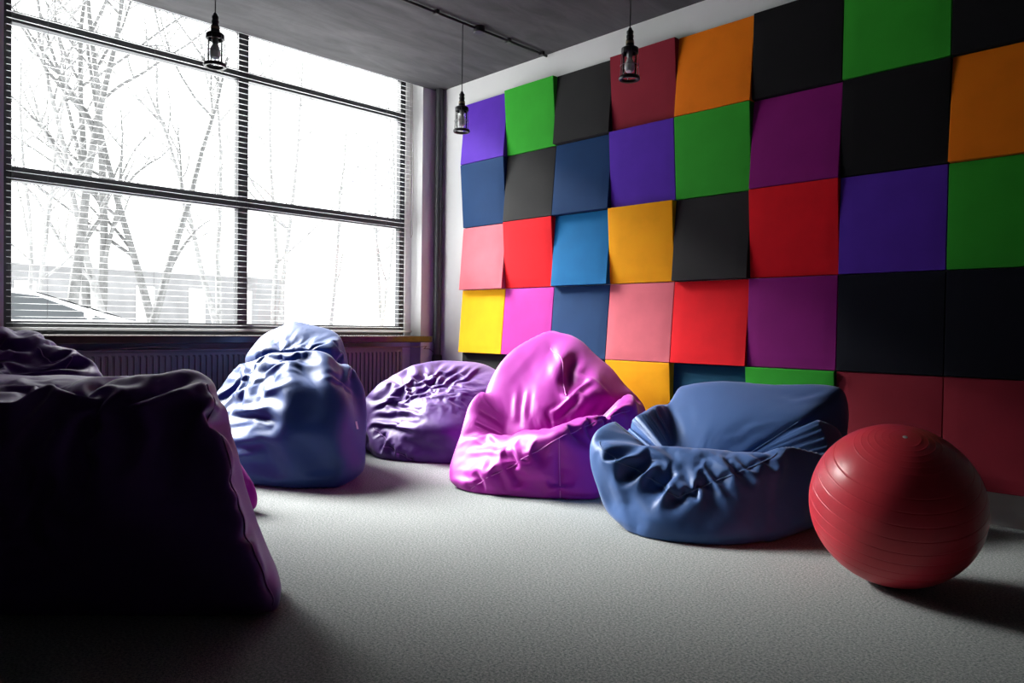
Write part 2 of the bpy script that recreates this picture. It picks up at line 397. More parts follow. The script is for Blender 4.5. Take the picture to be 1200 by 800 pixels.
def pick(X0, q):
    """the point of a cover that lies on a sight line of the photograph"""
    if len(q) == 3: return np.array(q, float)
    d = X0 - CAM; z = d @ AX_F; u = 600 + FPX * (d @ AX_R) / z; v = 400 - FPX * (d @ AX_U) / z
    e = np.hypot(u - q[0], v - q[1]); lim = max(7., e.min() + 3.)
    idx = np.where(e < lim)[0]; return X0[idx[np.argmin(z[idx] + e[idx] * .004)]]
def make_bag(name, hulls, center, dents=(), k=70, grow=(), g0=.03, seams=(), sub=6, stages=((4, 90), (5, 160), (6, 160)), att=(.012, .006, .006), kb=(.05, .04, .04), seed=1, inflate=.012, ku=60, lump=.012, kd=60, folds=()):
    c = np.array(center, float)
    H = [hull_planes(h) for h in hulls]
    def sdf(P_):
        fv = None
        for N, d in H:
            a = (P_ @ N.T - d) * k; mx = a.max(1)
            v = (mx + np.log(np.exp(a - mx[:, None]).sum(1))) / k - inflate
            fv = v if fv is None else -np.logaddexp(-fv * ku, -v * ku) / ku
        for dc, dr, rz in dents:
            q = P_ - np.array(dc); ca, sa = math.cos(rz), math.sin(rz)
            q = np.stack([q[:, 0]*ca + q[:, 1]*sa, -q[:, 0]*sa + q[:, 1]*ca, q[:, 2]], 1)
            R = np.array(dr); e = (np.linalg.norm(q / R, axis=1) - 1) * R.min()
            fv = np.logaddexp(fv * kd, -e * kd) / kd
        return np.maximum(fv, -P_[:, 2])
    def cast(dirs):
        lo = np.zeros(len(dirs)); hi = np.full(len(dirs), np.nan)
        for r in np.linspace(.02, 2.2, 110):
            open_ = np.isnan(hi)
            if not open_.any(): break
            fv = sdf(c + dirs[open_] * r); idx = np.where(open_)[0]
            hi[idx[fv > 0]] = r; lo[idx[fv <= 0]] = r
        hi = np.where(np.isnan(hi), 2.2, hi)
        for _ in range(12):
            m = (lo + hi) / 2; s_ = sdf(c + dirs * m[:, None]) > 0; hi = np.where(s_, m, hi); lo = np.where(s_, lo, m)
        return lo
    seam_dirs = []; S_ = []
    XP = c + ICO[5][0] * cast(ICO[5][0])[:, None]
    grow = [(gr[0],) + tuple(pick(XP, a) if isinstance(a, tuple) and len(a) == 2 else a for a in gr[1:]) for gr in grow]
    seams = [[pick(XP, a) for a in sm] for sm in seams]
    FL = [([pick(XP, a) for a in pts], h, w_) for pts, h, w_ in folds]
    for sm in seams:
        q = []
        for a, b in zip(sm[:-1], sm[1:]):
            a, b = np.array(a, float) - c, np.array(b, float) - c
            for t in np.linspace(0, 1, 14)[:-1]: q.append(a * (1-t) + b * t)
        q.append(np.array(sm[-1], float) - c); q = np.array(q); q /= np.linalg.norm(q, axis=1)[:, None]; seam_dirs.append(q)
        S = c + q * cast(q)[:, None]; S_.append(S)
        grow = list(grow) + [('seg', S[i], S[min(i + 7, len(S)-1)], .045, .12) for i in range(0, len(S) - 1, 7)]
    rng = np.random.RandomState(seed); wv = rng.randn(14, 3) * 9; ph = rng.rand(14) * 6.3
    disp = None; prev = None
    for lv, (lev, iters) in enumerate(stages):
        D, E, Fc = ICO[lev + (sub - 6) * (lv == len(stages) - 1)]
        X0 = c + D * cast(D)[:, None]
        X0 = X0 + D * (lump * np.sin(X0 @ wv.T + ph).sum(1) / 3.0 * np.clip(X0[:, 2] / .12, 0, 1))[:, None]
        for S in S_:
            dd = np.full(len(X0), 9.)
            for a, b in zip(S[:-1], S[1:]): dd = np.minimum(dd, seg_dist(X0, a, b))
            X0 = X0 - D * (.010 * np.exp(-(dd / .014) ** 2))[:, None]
        for pts, h, w_ in FL:
            dd = np.full(len(X0), 9.); acc = 0.; tl = np.zeros(len(X0)); tot = sum(np.linalg.norm(b - a) for a, b in zip(pts[:-1], pts[1:])) + 1e-9
            for a, b in zip(pts[:-1], pts[1:]):
                ln = np.linalg.norm(b - a) + 1e-9; t = np.clip(((X0 - a) @ (b - a)) / ln ** 2, 0, 1); e = np.linalg.norm(X0 - (a + t[:, None] * (b - a)), axis=1)
                m = e < dd; dd = np.where(m, e, dd); tl = np.where(m, (acc + t * ln) / tot, tl); acc += ln
            amp = h * np.clip(np.sin(np.pi * np.clip(tl, .04, .96)) * 1.6, 0, 1)
            X0 = X0 + D * (amp * (np.exp(-np.sqrt(dd ** 2 + (.25 * w_) ** 2) / w_) - .35 * np.exp(-((dd - 2.4 * w_) / (1.3 * w_)) ** 2)))[:, None]
        N = len(X0); i, j = E[:, 0], E[:, 1]
        val = np.bincount(i, minlength=N) + np.bincount(j, minlength=N)
        e0 = X0[j] - X0[i]; L0 = np.linalg.norm(e0, axis=1) + 1e-9; ed = e0 / L0[:, None]; M = (X0[i] + X0[j]) / 2
        g = np.full(len(E), 1 + g0)
        for gr in grow:
            if gr[0] == 'pt':
                _, P_, rr, G = gr; d = M - np.array(P_); dist = np.linalg.norm(d, axis=1) + 1e-6
                rd_ = np.abs((ed * d).sum(1) / dist); g += G * np.exp(-(dist / rr) ** 2) * (1 - rd_ ** 2) ** 2
            elif gr[0] == 'seg':
                _, A, B, rr, G = gr; ax = np.array(B) - np.array(A); ax = ax / (np.linalg.norm(ax) + 1e-9)
                g += G * np.exp(-(seg_dist(M, A, B) / rr) ** 2) * ((ed @ ax) ** 2)
            else:
                _, P_, rr, ax, G = gr; ax = np.array(ax, float); ax /= np.linalg.norm(ax)
                g += G * np.exp(-(np.linalg.norm(M - np.array(P_), axis=1) / rr) ** 2) * ((ed @ ax) ** 2)
        g = 1 + (g - 1) * np.clip(2.4 - L0 / np.median(L0), 0, 1)
        L = L0 * g
        def nsum(A, sgn): return np.stack([np.bincount(i, A[:, q], N) + sgn * np.bincount(j, A[:, q], N) for q in range(3)], 1)
        def lap(Dp): return np.stack([np.bincount(i, Dp[j, q], N) + np.bincount(j, Dp[i, q], N) for q in range(3)], 1) / val[:, None] - Dp
        if disp is not None:                      # carry the folds of the coarser level over
            l0 = len(prev)
            dn = disp; lvn = int(round(math.log((l0 - 2) / 10, 4)))
            while len(dn) < N:
                Ec = ICO[lvn][1]; dn = np.concatenate([dn, dn[Ec].mean(1)]); lvn += 1
            for _ in range(1): dn = dn + .5 * lap(dn)
            X = X0 + dn; XR = X.copy()
        else: X = X0.copy(); XR = X0
        nz = rng.randn(N)
        for _ in range(2): nz = .4 * nz + .6 * (np.bincount(i, nz[j], N) + np.bincount(j, nz[i], N)) / val
        X = X + D * (nz / nz.std() * (.004, .0025, .0012)[lv])[:, None]
        fl = X0[:, 2] < .025
        for it in range(iters):
            d = X[j] - X[i]; l = np.linalg.norm(d, axis=1) + 1e-9
            s_ = np.where(l < L, .5, .30) * (l - L) / l; X = X + nsum(d * s_[:, None], -1) / val[:, None] * 2.8
            Dp = X - XR; lp = lap(Dp); X = X - kb[lv] * lap(lp) + .004 * lp
            X = X + att[lv] * (XR - X); X[fl] += .15 * (X0[fl] - X[fl])
            X[:, 2] = np.maximum(X[:, 2], .003)
        disp = X - X0; prev = X
    for _ in range(2): disp = disp + .3 * lap(disp)
    X = X0 + disp; X[:, 2] = np.maximum(X[:, 2], .003)
    return X, Fc.tolist(), c, seam_dirs

def bag_object(name, label, matl, X, Fc, c, seam_dirs, seam_mat, base, body='cover', cat='bean bag', group=None):
    root = empty(name, base)
    me = bpy.data.meshes.new(body); me.from_pydata((X - np.array(base)).tolist(), [], Fc)
    for p_ in me.polygons: p_.use_smooth = True
    me.materials.append(matl); o = bpy.data.objects.new(body, me); COL.objects.link(o); o.parent = root
    bvh = BVHTree.FromPolygons(X.tolist(), Fc)
    for q in seam_dirs:
        pts = []
        for d in q:
            far = Vector(c + d * 3); hit = bvh.ray_cast(far, Vector(-d))
            if hit[0] is not None: pts.append(hit[0] + Vector(d) * .0024 - Vector(base))
        # smooth the line a little
        for _ in range(1): pts = [pts[0]] + [(pts[a-1] + pts[a] * 2 + pts[a+1]) / 4 for a in range(1, len(pts)-1)] + [pts[-1]]
        MB().tube(pts, .0028, 6).build('seam', seam_mat, root, smooth=True)
    tag(root, label, cat, group); return root, bvh
def patch(name, bvh, c, target, m, root, w, h, rot=0):
    """a small sewn label standing on the cover"""
    t = Vector(target); d = (t - Vector(c)).normalized(); hit = bvh.ray_cast(Vector(c) + d * 3, -d)
    p0, n = hit[0], hit[1]
    if n.dot(d) < 0: n = -n
    up = (Vector((0, 0, 1)) - n * n.z).normalized(); sd = up.cross(n)
    up, sd = up * math.cos(rot) + sd * math.sin(rot), sd * math.cos(rot) - up * math.sin(rot)
    b = Vector(root.location); vs = []
    for dn in (.001, .003):
        for a, q in ((-1, -1), (1, -1), (1, 1), (-1, 1)): vs.append(p0 + sd * w * a + up * h * q + n * (dn + .004 * (a > 0)) - b)
    MB().add(vs, [(0, 1, 2, 3), (4, 5, 6, 7), (0, 1, 5, 4), (1, 2, 6, 5), (2, 3, 7, 6), (3, 0, 4, 7)]).build(name, m, root)

def cloth(name, col, **k):
    return mat(name, col, rough=k.get('rough', .5), spec=k.get('spec', .35), bump=.25, bscale=900, dist=.0006, sheen=k.get('sheen', .15), var=.04, vscale=5)
C_MAG = cloth('magenta_nylon', '#AA18A0'); C_BLU = cloth('blue_nylon', '#33578F'); C_PUR = cloth('purple_nylon', '#65348A'); C_GRAPE = cloth('grape_nylon', '#502678'); C_PLUM = cloth('plum_nylon', '#74409A')
C_BL2 = cloth('deep_blue_nylon', '#22407A')
S_MAG = mat('magenta_thread', '#D060C8', rough=.6); S_BLU = mat('blue_thread', '#4A6A98', rough=.6); S_PUR = mat('purple_thread', '#8A58A8', rough=.6)
#BAGS
def P(u, v, d): return tuple(at(u, v, d))
# magenta bag leaning on the panel wall: backrest and front cushion meet in a sharp crease
ridge = [P(541, 566, 3.93), P(600, 542, 3.82), P(655, 512, 3.80), P(700, 492, 3.92), P(745, 470, 4.12)]
backA = [(2.15, -.25, 0), (1.5, -.2, 0), (1.22, -.75, 0), (2.1, -.6, 0), P(572, 456, 4.5), P(588, 428, 4.6), P(604, 408, 4.75), P(642, 384, 4.9), P(666, 390, 4.85), P(698, 415, 4.7), P(726, 442, 4.55), P(750, 472, 4.4),
         P(598, 526, 4.14), P(572, 490, 4.3), P(650, 480, 4.22), P(700, 456, 4.3), P(655, 425, 4.55)]
rollA = [P(528, 566, 4.02), P(532, 535, 4.1), P(545, 580, 3.90), P(620, 588, 3.78), P(697, 588, 3.76), P(700, 530, 3.85), (2.0, -.6, 0), (1.6, -.5, 0), (1.4, -.9, 0), (1.4, -1.1, 0),
          P(537, 512, 4.15), P(560, 514, 4.08), P(600, 520, 4.0), P(635, 512, 3.95), P(668, 500, 3.95), P(541, 566, 3.93), P(600, 542, 3.82), P(655, 512, 3.80)]
armLA = [P(571, 460, 4.4), P(548, 475, 4.3), P(540, 495, 4.22), P(535, 520, 4.15), P(562, 510, 4.1), P(584, 508, 4.2), P(588, 480, 4.35), P(540, 570, 4.0), (1.4, -.9, 0), (1.7, -.6, 0), (1.3, -.7, 0)]
armRA = [P(650, 510, 3.84), P(700, 490, 3.92), P(745, 468, 4.12), P(756, 500, 4.15), P(756, 545, 4.0), P(690, 588, 3.78), P(655, 586, 3.80), P(650, 504, 3.98), P(690, 478, 4.08), P(735, 458, 4.28), P(750, 475, 4.4), (2.15, -.35, 0), (1.9, -.5, 0)]
A = make_bag('A', [backA, rollA, armLA, armRA], P(652, 545, 4.24), ku=90, k=75, dents=[(P(584, 485, 4.02), (.13, .13, .12), 0), (P(668, 462, 4.02), (.10, .09, .10), .8)],
             grow=[('pt', (593, 512), .2, .16), ('pt', (640, 396), .28, .18), ('pt', (550, 480), .18, .16), ('pt', (738, 466), .18, .06),
                   ('seg', (560, 560), (690, 500), .05, .10), ('seg', (660, 405), (678, 450), .08, .26), ('seg', (560, 512), (690, 478), .04, .08)],
             folds=[([(579, 460), (585, 490), (592, 516)], .016, .014), ([(608, 446), (602, 480), (598, 508)], .014, .014), ([(556, 470), (566, 495), (586, 516)], .016, .014),
                    ([(632, 500), (650, 480), (668, 462), (676, 446)], .016, .014), ([(618, 452), (612, 490)], .012, .012), ([(648, 402), (656, 430), (664, 462), (650, 490)], .012, .012),
                    ([(668, 492), (700, 480), (738, 464)], .014, .018), ([(543, 520), (580, 526), (620, 524)], .010, .016), ([(540, 545), (570, 552), (590, 545)], .008, .014), ([(630, 408), (612, 425), (590, 450)], .008, .02),
                    ([(670, 430), (700, 445), (715, 462)], .012, .014), ([(690, 470), (676, 455), (690, 440)], .010, .012), ([(552, 500), (575, 516)], -.016, .012)],
             seams=[[(545, 574), (600, 545), (655, 513), (700, 492), (742, 474)], [(645, 400), (655, 430), (662, 456)], [(656, 514), (658, 584)]], seed=4)
rA, bA = bag_object('bean_bag_chair', 'bright magenta bean bag chair with peaked back and seat hollow, leaning on the wall', C_MAG, *A, S_MAG, (1.75, -.8, 0))

# blue bag in front of the panels at the right
backB = [P(795, 453, 3.95), P(815, 446, 3.92), P(880, 445, 3.82), P(940, 449, 3.75), P(986, 452, 3.68), P(994, 500, 3.55), (3.2, -.35, 0), (3.1, -.12, .02), (2.55, -.15, .02), (2.5, -.6, .02), (3.0, -.8, .02),
         P(780, 490, 3.74), P(795, 550, 3.46), P(850, 552, 3.40), P(902, 540, 3.40), P(936, 494, 3.46), P(850, 495, 3.55)]
rollB = [P(710, 520, 3.38), P(701, 542, 3.38), P(716, 560, 3.30), P(716, 600, 3.28), P(745, 630, 3.12), P(830, 642, 2.98), P(900, 636, 3.02), P(940, 610, 3.15), P(738, 545, 3.28), P(760, 538, 3.30), P(795, 544, 3.28), P(850, 543, 3.22), P(895, 533, 3.26),
          P(725, 562, 3.22), P(759, 588, 3.12), P(806, 584, 3.06), P(850, 560, 3.10), P(906, 534, 3.18), P(870, 610, 3.0), P(770, 615, 3.05), P(800, 600, 3.7), P(880, 590, 3.6), (2.5, -.9, .02), (3.0, -.8, .02)]
armLB = [P(695, 509, 3.42), P(714, 508, 3.50), P(730, 528, 3.34), P(751, 498, 3.62), P(781, 472, 3.82), P(785, 500, 3.72), P(700, 560, 3.40), P(716, 604, 3.30), P(740, 628, 3.15), P(698, 530, 3.37), P(725, 545, 3.25), P(760, 522, 3.38), P(775, 530, 3.45),
          (2.5, -.3, .02), (2.42, -.7, .02), (2.42, -.95, .02), (2.6, -.6, .02)]
armRB = [P(895, 533, 3.26), P(936, 491, 3.42), P(990, 500, 3.5), P(988, 560, 3.35), P(958, 612, 3.2), P(906, 536, 3.17), P(900, 636, 3.03), P(940, 545, 3.2), (3.2, -.4, .02), (2.9, -.7, .02)]
B = make_bag('B', [backB, rollB, armLB, armRB], P(812, 568, 3.46), ku=90, k=75, 
             grow=[('pt', (700, 512), .2, .16), ('pt', (792, 538), .12, .05), ('pt', (934, 496), .2, .14), ('seg', (710, 528), (800, 570), .05, .20), ('seg', (800, 575), (890, 540), .04, .10), ('pt', (970, 460), .2, .2), ('dir', (840, 470), .25, (.1, .3, 1), .06)],
             folds=[([(716, 548), (738, 538), (760, 522), (790, 538)], 0.0130, 0.0161), ([(722, 520), (748, 528), (770, 545)], -0.0078, 0.0138), ([(752, 500), (775, 512), (788, 530)], -0.0130, 0.0161), ([(735, 505), (752, 500), (763, 490)], 0.0078, 0.0138),
                    ([(862, 503), (898, 497), (932, 494)], 0.0091, 0.0138), ([(842, 515), (870, 511), (902, 512)], 0.0078, 0.0138), ([(850, 527), (880, 522), (904, 527)], -0.0078, 0.0115), ([(905, 456), (935, 463), (968, 458)], -0.0117, 0.0161), ([(930, 470), (955, 468), (980, 458)], 0.0078, 0.0138),
                    ([(790, 470), (800, 500), (796, 535)], 0.0052, 0.0230), ([(742, 555), (752, 545)], 0.0078, 0.0092), ([(760, 570), (770, 552)], 0.0078, 0.0092), ([(782, 578), (790, 560)], 0.0078, 0.0092), ([(806, 580), (812, 560)], 0.0078, 0.0092), ([(728, 545), (738, 530)], 0.0078, 0.0092),
                    ([(740, 628), (770, 632), (800, 640)], 0.0065, 0.0161)],
             seams=[[(704, 512), (725, 536), (743, 549), (769, 566), (793, 580)], [(793, 582), (848, 560), (872, 547), (906, 530), (934, 496)]], seed=9)
rB, bB = bag_object('bean_bag_chair', 'blue bean bag chair with sagging seat beside the red exercise ball', C_BLU, *B, S_BLU, (2.65, -.7, 0))

# tall blue bag under the window
hD1 = [P(262, 560, 4.15), P(300, 572, 4.02), P(345, 578, 3.93), P(400, 572, 3.95), P(427, 548, 4.15), (.30, -1.25, 0.02), (.1, -1.5, 0.02), (.05, -2.0, 0.02), (.35, -2.3, 0.02),
       P(250, 500, 4.3), P(252, 462, 4.4), P(272, 440, 4.5), P(300, 418, 4.4), P(335, 413, 4.3), P(380, 416, 4.28), P(405, 430, 4.35), P(424, 455, 4.4), P(430, 500, 4.3),
       P(330, 500, 3.90), P(290, 500, 4.0), P(385, 500, 3.96), P(335, 450, 4.02), P(380, 450, 4.08), P(280, 460, 4.2), P(410, 480, 4.08), P(312, 436, 4.85), P(398, 440, 4.82)]
hD2 = [P(288, 420, 4.70), P(314, 394, 4.82), P(342, 376, 4.85), P(374, 380, 4.82), P(398, 394, 4.75), P(412, 426, 4.7), P(304, 409, 4.54), P(345, 404, 4.5), P(385, 408, 4.5), P(300, 460, 4.6), P(400, 470, 4.6), P(370, 470, 5.0), P(310, 470, 5.0)]
Dg = make_bag('D', [hD1, hD2], P(347, 462, 4.62), ku=90,
              grow=[('pt', (292, 430), .25, .26), ('dir', (285, 500), .28, (0, 0, 1), .22), ('pt', (400, 420), .25, .22), ('dir', (340, 430), .16, (.3, .3, 1), .16), ('dir', (345, 395), .10, (.7, .7, .2), .05)],
              folds=[([(262, 478), (295, 476), (328, 471)], .014, .014), ([(264, 492), (290, 490), (312, 494), (300, 499)], .016, .012), ([(268, 514), (290, 512), (312, 514)], .014, .014), ([(300, 455), (325, 452), (347, 447)], .016, .014),
                     ([(292, 440), (310, 428), (345, 422)], .016, .013), ([(300, 448), (325, 436), (352, 430)], .012, .012), ([(380, 441), (402, 442), (420, 452)], .016, .012), ([(285, 424), (281, 445), (279, 456)], .014, .014), ([(306, 414), (340, 417), (395, 414)], -.014, .012),
                     ([(395, 400), (402, 415), (412, 440)], .010, .012), ([(350, 395), (365, 400), (385, 396)], -.012, .010), ([(270, 535), (300, 532)], .01, .014), ([(350, 560), (390, 560), (415, 548)], .01, .014)],
              seams=[[(311, 411), (290, 428), (281, 452)], [(395, 398), (404, 414), (416, 440)]], seed=12)
rD, bD = bag_object('bean_bag_chair', 'tall navy blue bean bag with folded hood, standing under the window', C_BL2, *Dg, S_BLU, (.6, -1.75, 0))
patch('care_tag', bD, Dg[2], P(409, 494, 4.2), mat('white_label', (.75, .75, .75), rough=.6), rD, .008, .022, .1)

# purple bag in the corner
hE = [P(430, 505, 5.0), P(440, 540, 4.85), P(480, 546, 4.75), P(535, 548, 4.7), P(575, 540, 4.8), (1.2, -.25, 0.02), (.6, -.2, 0.02), (.25, -.45, .02), (.1, -1.0, 0.05),
      P(426, 480, 5.15), P(436, 458, 5.2), P(462, 440, 5.25), P(500, 423, 5.4), P(522, 419, 5.5), P(560, 427, 5.5), P(600, 440, 5.3), P(605, 480, 5.1), P(520, 500, 4.65), P(470, 510, 4.75), P(480, 470, 4.9), P(540, 460, 4.95)]
Eg = make_bag('E', [hE], P(515, 490, 5.1), k=50, grow=[('pt', (430, 488), .4, .22), ('pt', (470, 440), .2, .2), ('dir', (520, 432), .2, (1, .3, 0), .16)],
              folds=[([(432, 480), (460, 478), (488, 474)], .014, .014), ([(440, 470), (470, 476), (496, 484)], .018, .014), ([(432, 490), (460, 494), (489, 502)], .016, .014), ([(458, 440), (466, 447), (474, 442)], -.026, .016), ([(470, 448), (478, 456), (470, 458)], .014, .012),
                     ([(495, 432), (512, 440), (519, 432)], .012, .012), ([(530, 430), (545, 438), (555, 430)], .012, .012), ([(475, 458), (500, 458)], .010, .012), ([(448, 458), (460, 466), (486, 472)], .012, .012)],
              seams=[[(436, 496), (446, 514), (458, 528), (480, 541)]], seed=21)
rE, bE = bag_object('bean_bag_chair', 'purple bean bag slumped in the corner behind the magenta one', C_GRAPE, *Eg, S_PUR, (.6, -.8, 0))

# big plum bag in the left foreground
edge = [(236, 452), (250, 500), (280, 592), (302, 650), (322, 706)]
hF = [P(328, 714, 2.25), P(332, 708, 2.30), P(318, 700, 2.20), P(238, 468, 2.36), P(255, 520, 2.31), P(283, 610, 2.24), P(225, 462, 2.38), P(150, 482, 2.33), P(60, 484, 2.25), P(-60, 478, 2.2), P(-200, 484, 2.25), P(-300, 560, 2.3), (1.45, -3.95, 0.02), (1.9, -3.5, 0.0), (2.1, -3.25, 0.0), P(200, 750, 2.2),
      P(252, 466, 2.52), P(268, 520, 2.52), P(301, 606, 2.50), P(322, 665, 2.42), P(233, 442, 2.52), P(208, 448, 2.6), P(184, 456, 2.75), P(113, 448, 3.0), P(40, 440, 3.05), P(-100, 440, 3.05), (1.55, -2.75, .02), (1.15, -3.1, .02), (1.1, -3.7, .02), P(-260, 490, 2.9)]
Fg = make_bag('F', [hF], P(80, 590, 2.6), k=90, grow=[('pt', (234, 450), .22, .2), ('seg', edge[0], edge[4], .03, .08), ('dir', (80, 462), .35, (.701, .713, 0), .16), ('pt', (110, 460), .25, .2), ('dir', (160, 465), .25, (.701, .713, 0), .2)],
              folds=[([(20, 468), (60, 458), (110, 470), (140, 478)], .022, .02), ([(110, 452), (140, 462), (160, 474)], .024, .018), ([(184, 460), (166, 468), (148, 478)], -.02, .016), ([(232, 446), (205, 462), (184, 478)], .022, .016), ([(180, 460), (200, 466), (216, 474)], .018, .014),
                     ([(0, 450), (40, 446), (70, 456)], .018, .016), ([(230, 448), (236, 470), (242, 500)], .012, .014), ([(215, 480), (225, 500)], .01, .014)],
              seams=[edge], seed=31, lump=.008)
rF, bF = bag_object('bean_bag_chair', 'large dark plum bean bag filling the left foreground', C_PLUM, *Fg, S_PUR, (1.7, -3.3, 0))

# purple bag behind it, at the left edge
hG = [P(-120, 450, 3.2), P(-60, 396, 3.4), P(0, 387, 3.5), P(44, 393, 3.5), P(56, 404, 3.47), P(72, 416, 3.43), P(88, 433, 3.4), P(104, 435, 3.38), P(113, 447, 3.35), P(112, 500, 3.35), P(40, 393, 3.7), P(-60, 410, 3.9), P(20, 470, 3.1), P(80, 480, 3.15), (.7, -2.95, .02), (.85, -3.2, .02), (.7, -3.7, .02), (.3, -3.9, .02), (-.1, -3.7, .02), (-.15, -3.2, .02), (.2, -2.8, .02)]
Gg = make_bag('G', [hG], (.38, -3.3, .4), grow=[('pt', (46, 397), .4, .3), ('pt', (90, 436), .3, .3), ('dir', (20, 430), .3, (0, 0, 1), .24)],
              folds=[([(0, 392), (12, 402), (24, 404)], -.02, .014), ([(24, 396), (34, 400), (46, 396)], -.02, .012), ([(0, 412), (20, 404), (40, 410), (54, 416)], .024, .014), ([(48, 398), (54, 412), (55, 426)], .018, .012), ([(0, 424), (40, 424), (84, 432)], .022, .014), ([(30, 440), (50, 432), (62, 440)], .018, .014),
                     ([(46, 398), (66, 414), (86, 432)], .014, .012), ([(104, 436), (112, 446)], .012, .012)],
              seams=[[(46, 398), (66, 413), (86, 431)]], seed=41, lump=.018)
rG, bG = bag_object('bean_bag_chair', 'purple crumpled bean bag at the left edge behind the plum one', C_PUR, *Gg, S_PUR, (.35, -3.3, 0))

# magenta bag mostly hidden behind the plum one
hH = [P(303, 600, 3.4), P(300, 560, 3.45), P(284, 530, 3.5), P(255, 505, 3.6), P(190, 490, 3.7), P(140, 510, 3.7), P(250, 615, 3.3), P(200, 620, 3.25), (.75, -2.35, .02), (.6, -2.6, .02), (.75, -2.9, .02), (1.1, -2.8, .02)]
Hg = make_bag('H', [hH], P(220, 560, 3.5), k=55, grow=[('pt', P(290, 540, 3.45), .2, .2)], seed=51)
rH, bH = bag_object('bean_bag_chair', 'magenta bean bag showing only its edge behind the plum one', C_MAG, *Hg, S_MAG, (1.0, -2.6, 0))
#ENDBAGS

# ------------------------------------------------------------------ exercise ball
BALLM = mat('red_rubber', '#E0404E', rough=.34, spec=.5, bump=.15, bscale=350, dist=.0006, var=.03, vscale=20)
R = .277
prof = []; grooves = [49, 58, 67, 76.5, 86, 95, 104, 113] ; small = [10, 14.5, 19, 23.5, 28, 33]
for i in range(721):
    a = i * .25; r = R
    for q in grooves: r -= .0016 * math.exp(-((a - q) / .32) ** 2)
    for q in small: r += .0007 * math.exp(-((a - q) / .4) ** 2)
    for q in [180 - s for s in small]: r += .0007 * math.exp(-((a - q) / .4) ** 2)
    prof.append((max(1e-5, r * math.sin(math.radians(a))), r * math.cos(math.radians(a))))
ball = tag(empty('exercise_ball', (3.672, -1.152, R)), 'large red ribbed exercise ball on the carpet at the right', 'exercise ball')
def ballrot():
    up = Vector(tuple(at(1063, 497, 2.42))) - Vector((3.672, -1.152, R)); return Vector((0, 0, 1)).rotation_difference(up)
rot = ballrot()
bo = MB().lathe(prof, 128).build('ball_body', BALLM, ball)
for p_ in bo.data.polygons: p_.use_smooth = True
bo.rotation_euler = rot.to_euler()
vo = MB().lathe([(0, R + .002), (.006, R + .002), (.008, R + .0005), (.008, R - .004)], 20).build('valve_plug', mat('white_plug', (.8, .78, .76), rough=.4), ball, smooth=True)
vo.rotation_euler = rot.to_euler()

# ------------------------------------------------------------------ outside the window
SNOW = mat('pale_ground', (.62, .63, .64), rough=.9, spec=.1, var=.12, vscale=.8)
struct(MB().box(-60, -.62, -40, 45, -.4, -.14).build('ground', SNOW))
BODY = mat('silver_car_paint', (.62, .63, .65), rough=.3, spec=.5, coat=.5); CGL = mat('tinted_car_glass', (.03, .035, .04), rough=.08, spec=.6)
TYRE = mat('tyre_rubber', (.02, .02, .02), rough=.8); HUB = mat('alloy', (.5, .5, .5), rough=.35, metal=.8)
car = tag(empty('car', (-7.15, -2.1, -.14)), 'pale silver car parked outside the window', 'car')
sil = [(-2.45, .30), (-2.5, .55), (-2.45, .92), (-2.2, 1.02), (-1.6, 1.33), (-1.2, 1.43), (-.6, 1.47), (.1, 1.455), (.45, 1.40), (1.0, 1.22), (1.55, 1.05), (2.3, .93), (2.5, .72), (2.52, .45), (2.45, .30)]
def hw(z): return .85 - (.17 * max(0, z - .95) / .5 if z > .95 else 0) - (.05 * max(0, .5 - z) / .2 if z < .5 else 0)
m_ = MB(); n = len(sil)
vs = [(hw(z), y, z) for y, z in sil] + [(-hw(z), y, z) for y, z in sil]
m_.add(vs, [(i, i+1, n+i+1, n+i) for i in range(n-1)] + [(n-1, 0, n, 2*n-1)])
for sgn, off in ((1, 0), (-1, n)):
    low = [(hw(.3)*sgn, y, .3) for y, z in sil]
    # side skin: strips from sill to roofline
    for i in range(n - 1):
        pass
    cx_ = (0.80 * sgn, 0.0, .7); k0 = len(m_.v); m_.v.append(cx_)
    for i in range(n): m_.f.append((k0, off + i, off + (i+1) % n))
m_.build('body', BODY, car, smooth=True)
def cw(pts, sgn):
    b = MB(); vs = [((hw(z) + .012) * sgn, y, z) for y, z in pts] + [((hw(z) - .02) * sgn, y, z) for y, z in pts]; n_ = len(pts)
    b.add(vs, [tuple(range(n_)), tuple(range(n_, 2*n_))] + [(i, (i+1) % n_, n_+(i+1) % n_, n_+i) for i in range(n_)]); return b
for sgn in (1, -1):
    cw([(-.45, 1.03), (1.32, 1.05), (1.0, 1.15), (.52, 1.34), (.1, 1.385), (-.45, 1.39)], sgn).build('side_window', CGL, car)
    cw([(-1.75, 1.06), (-.53, 1.03), (-.53, 1.39), (-1.1, 1.36), (-1.5, 1.26)], sgn).build('side_window', CGL, car)
MB().add([(.62, .52, 1.392), (-.62, .52, 1.392), (-.74, 1.5, 1.082), (.74, 1.5, 1.082), (.62, .52, 1.40), (-.62, .52, 1.40), (-.74, 1.5, 1.09), (.74, 1.5, 1.09)], [(0,1,2,3),(4,5,6,7),(0,1,5,4),(2,3,7,6)]).build('windscreen', CGL, car)
for y in (-1.5, 1.6):
    for sgn in (1, -1):
        wmb = MB().lathe([(.2, -.1), (.31, -.1), (.325, -.06), (.325, .06), (.31, .1), (.2, .1)], 28, (.74 * sgn, y, .325), axis='x')
        wo_ = wmb.build('wheel', TYRE, car, smooth=True)
        MB().lathe([(0, -.085), (.19, -.08), (.2, -.05), (.2, .05), (.19, .08), (0, .085)], 20, (.74 * sgn, y, .325), axis='x').build('hubcap', HUB, wo_, smooth=True)
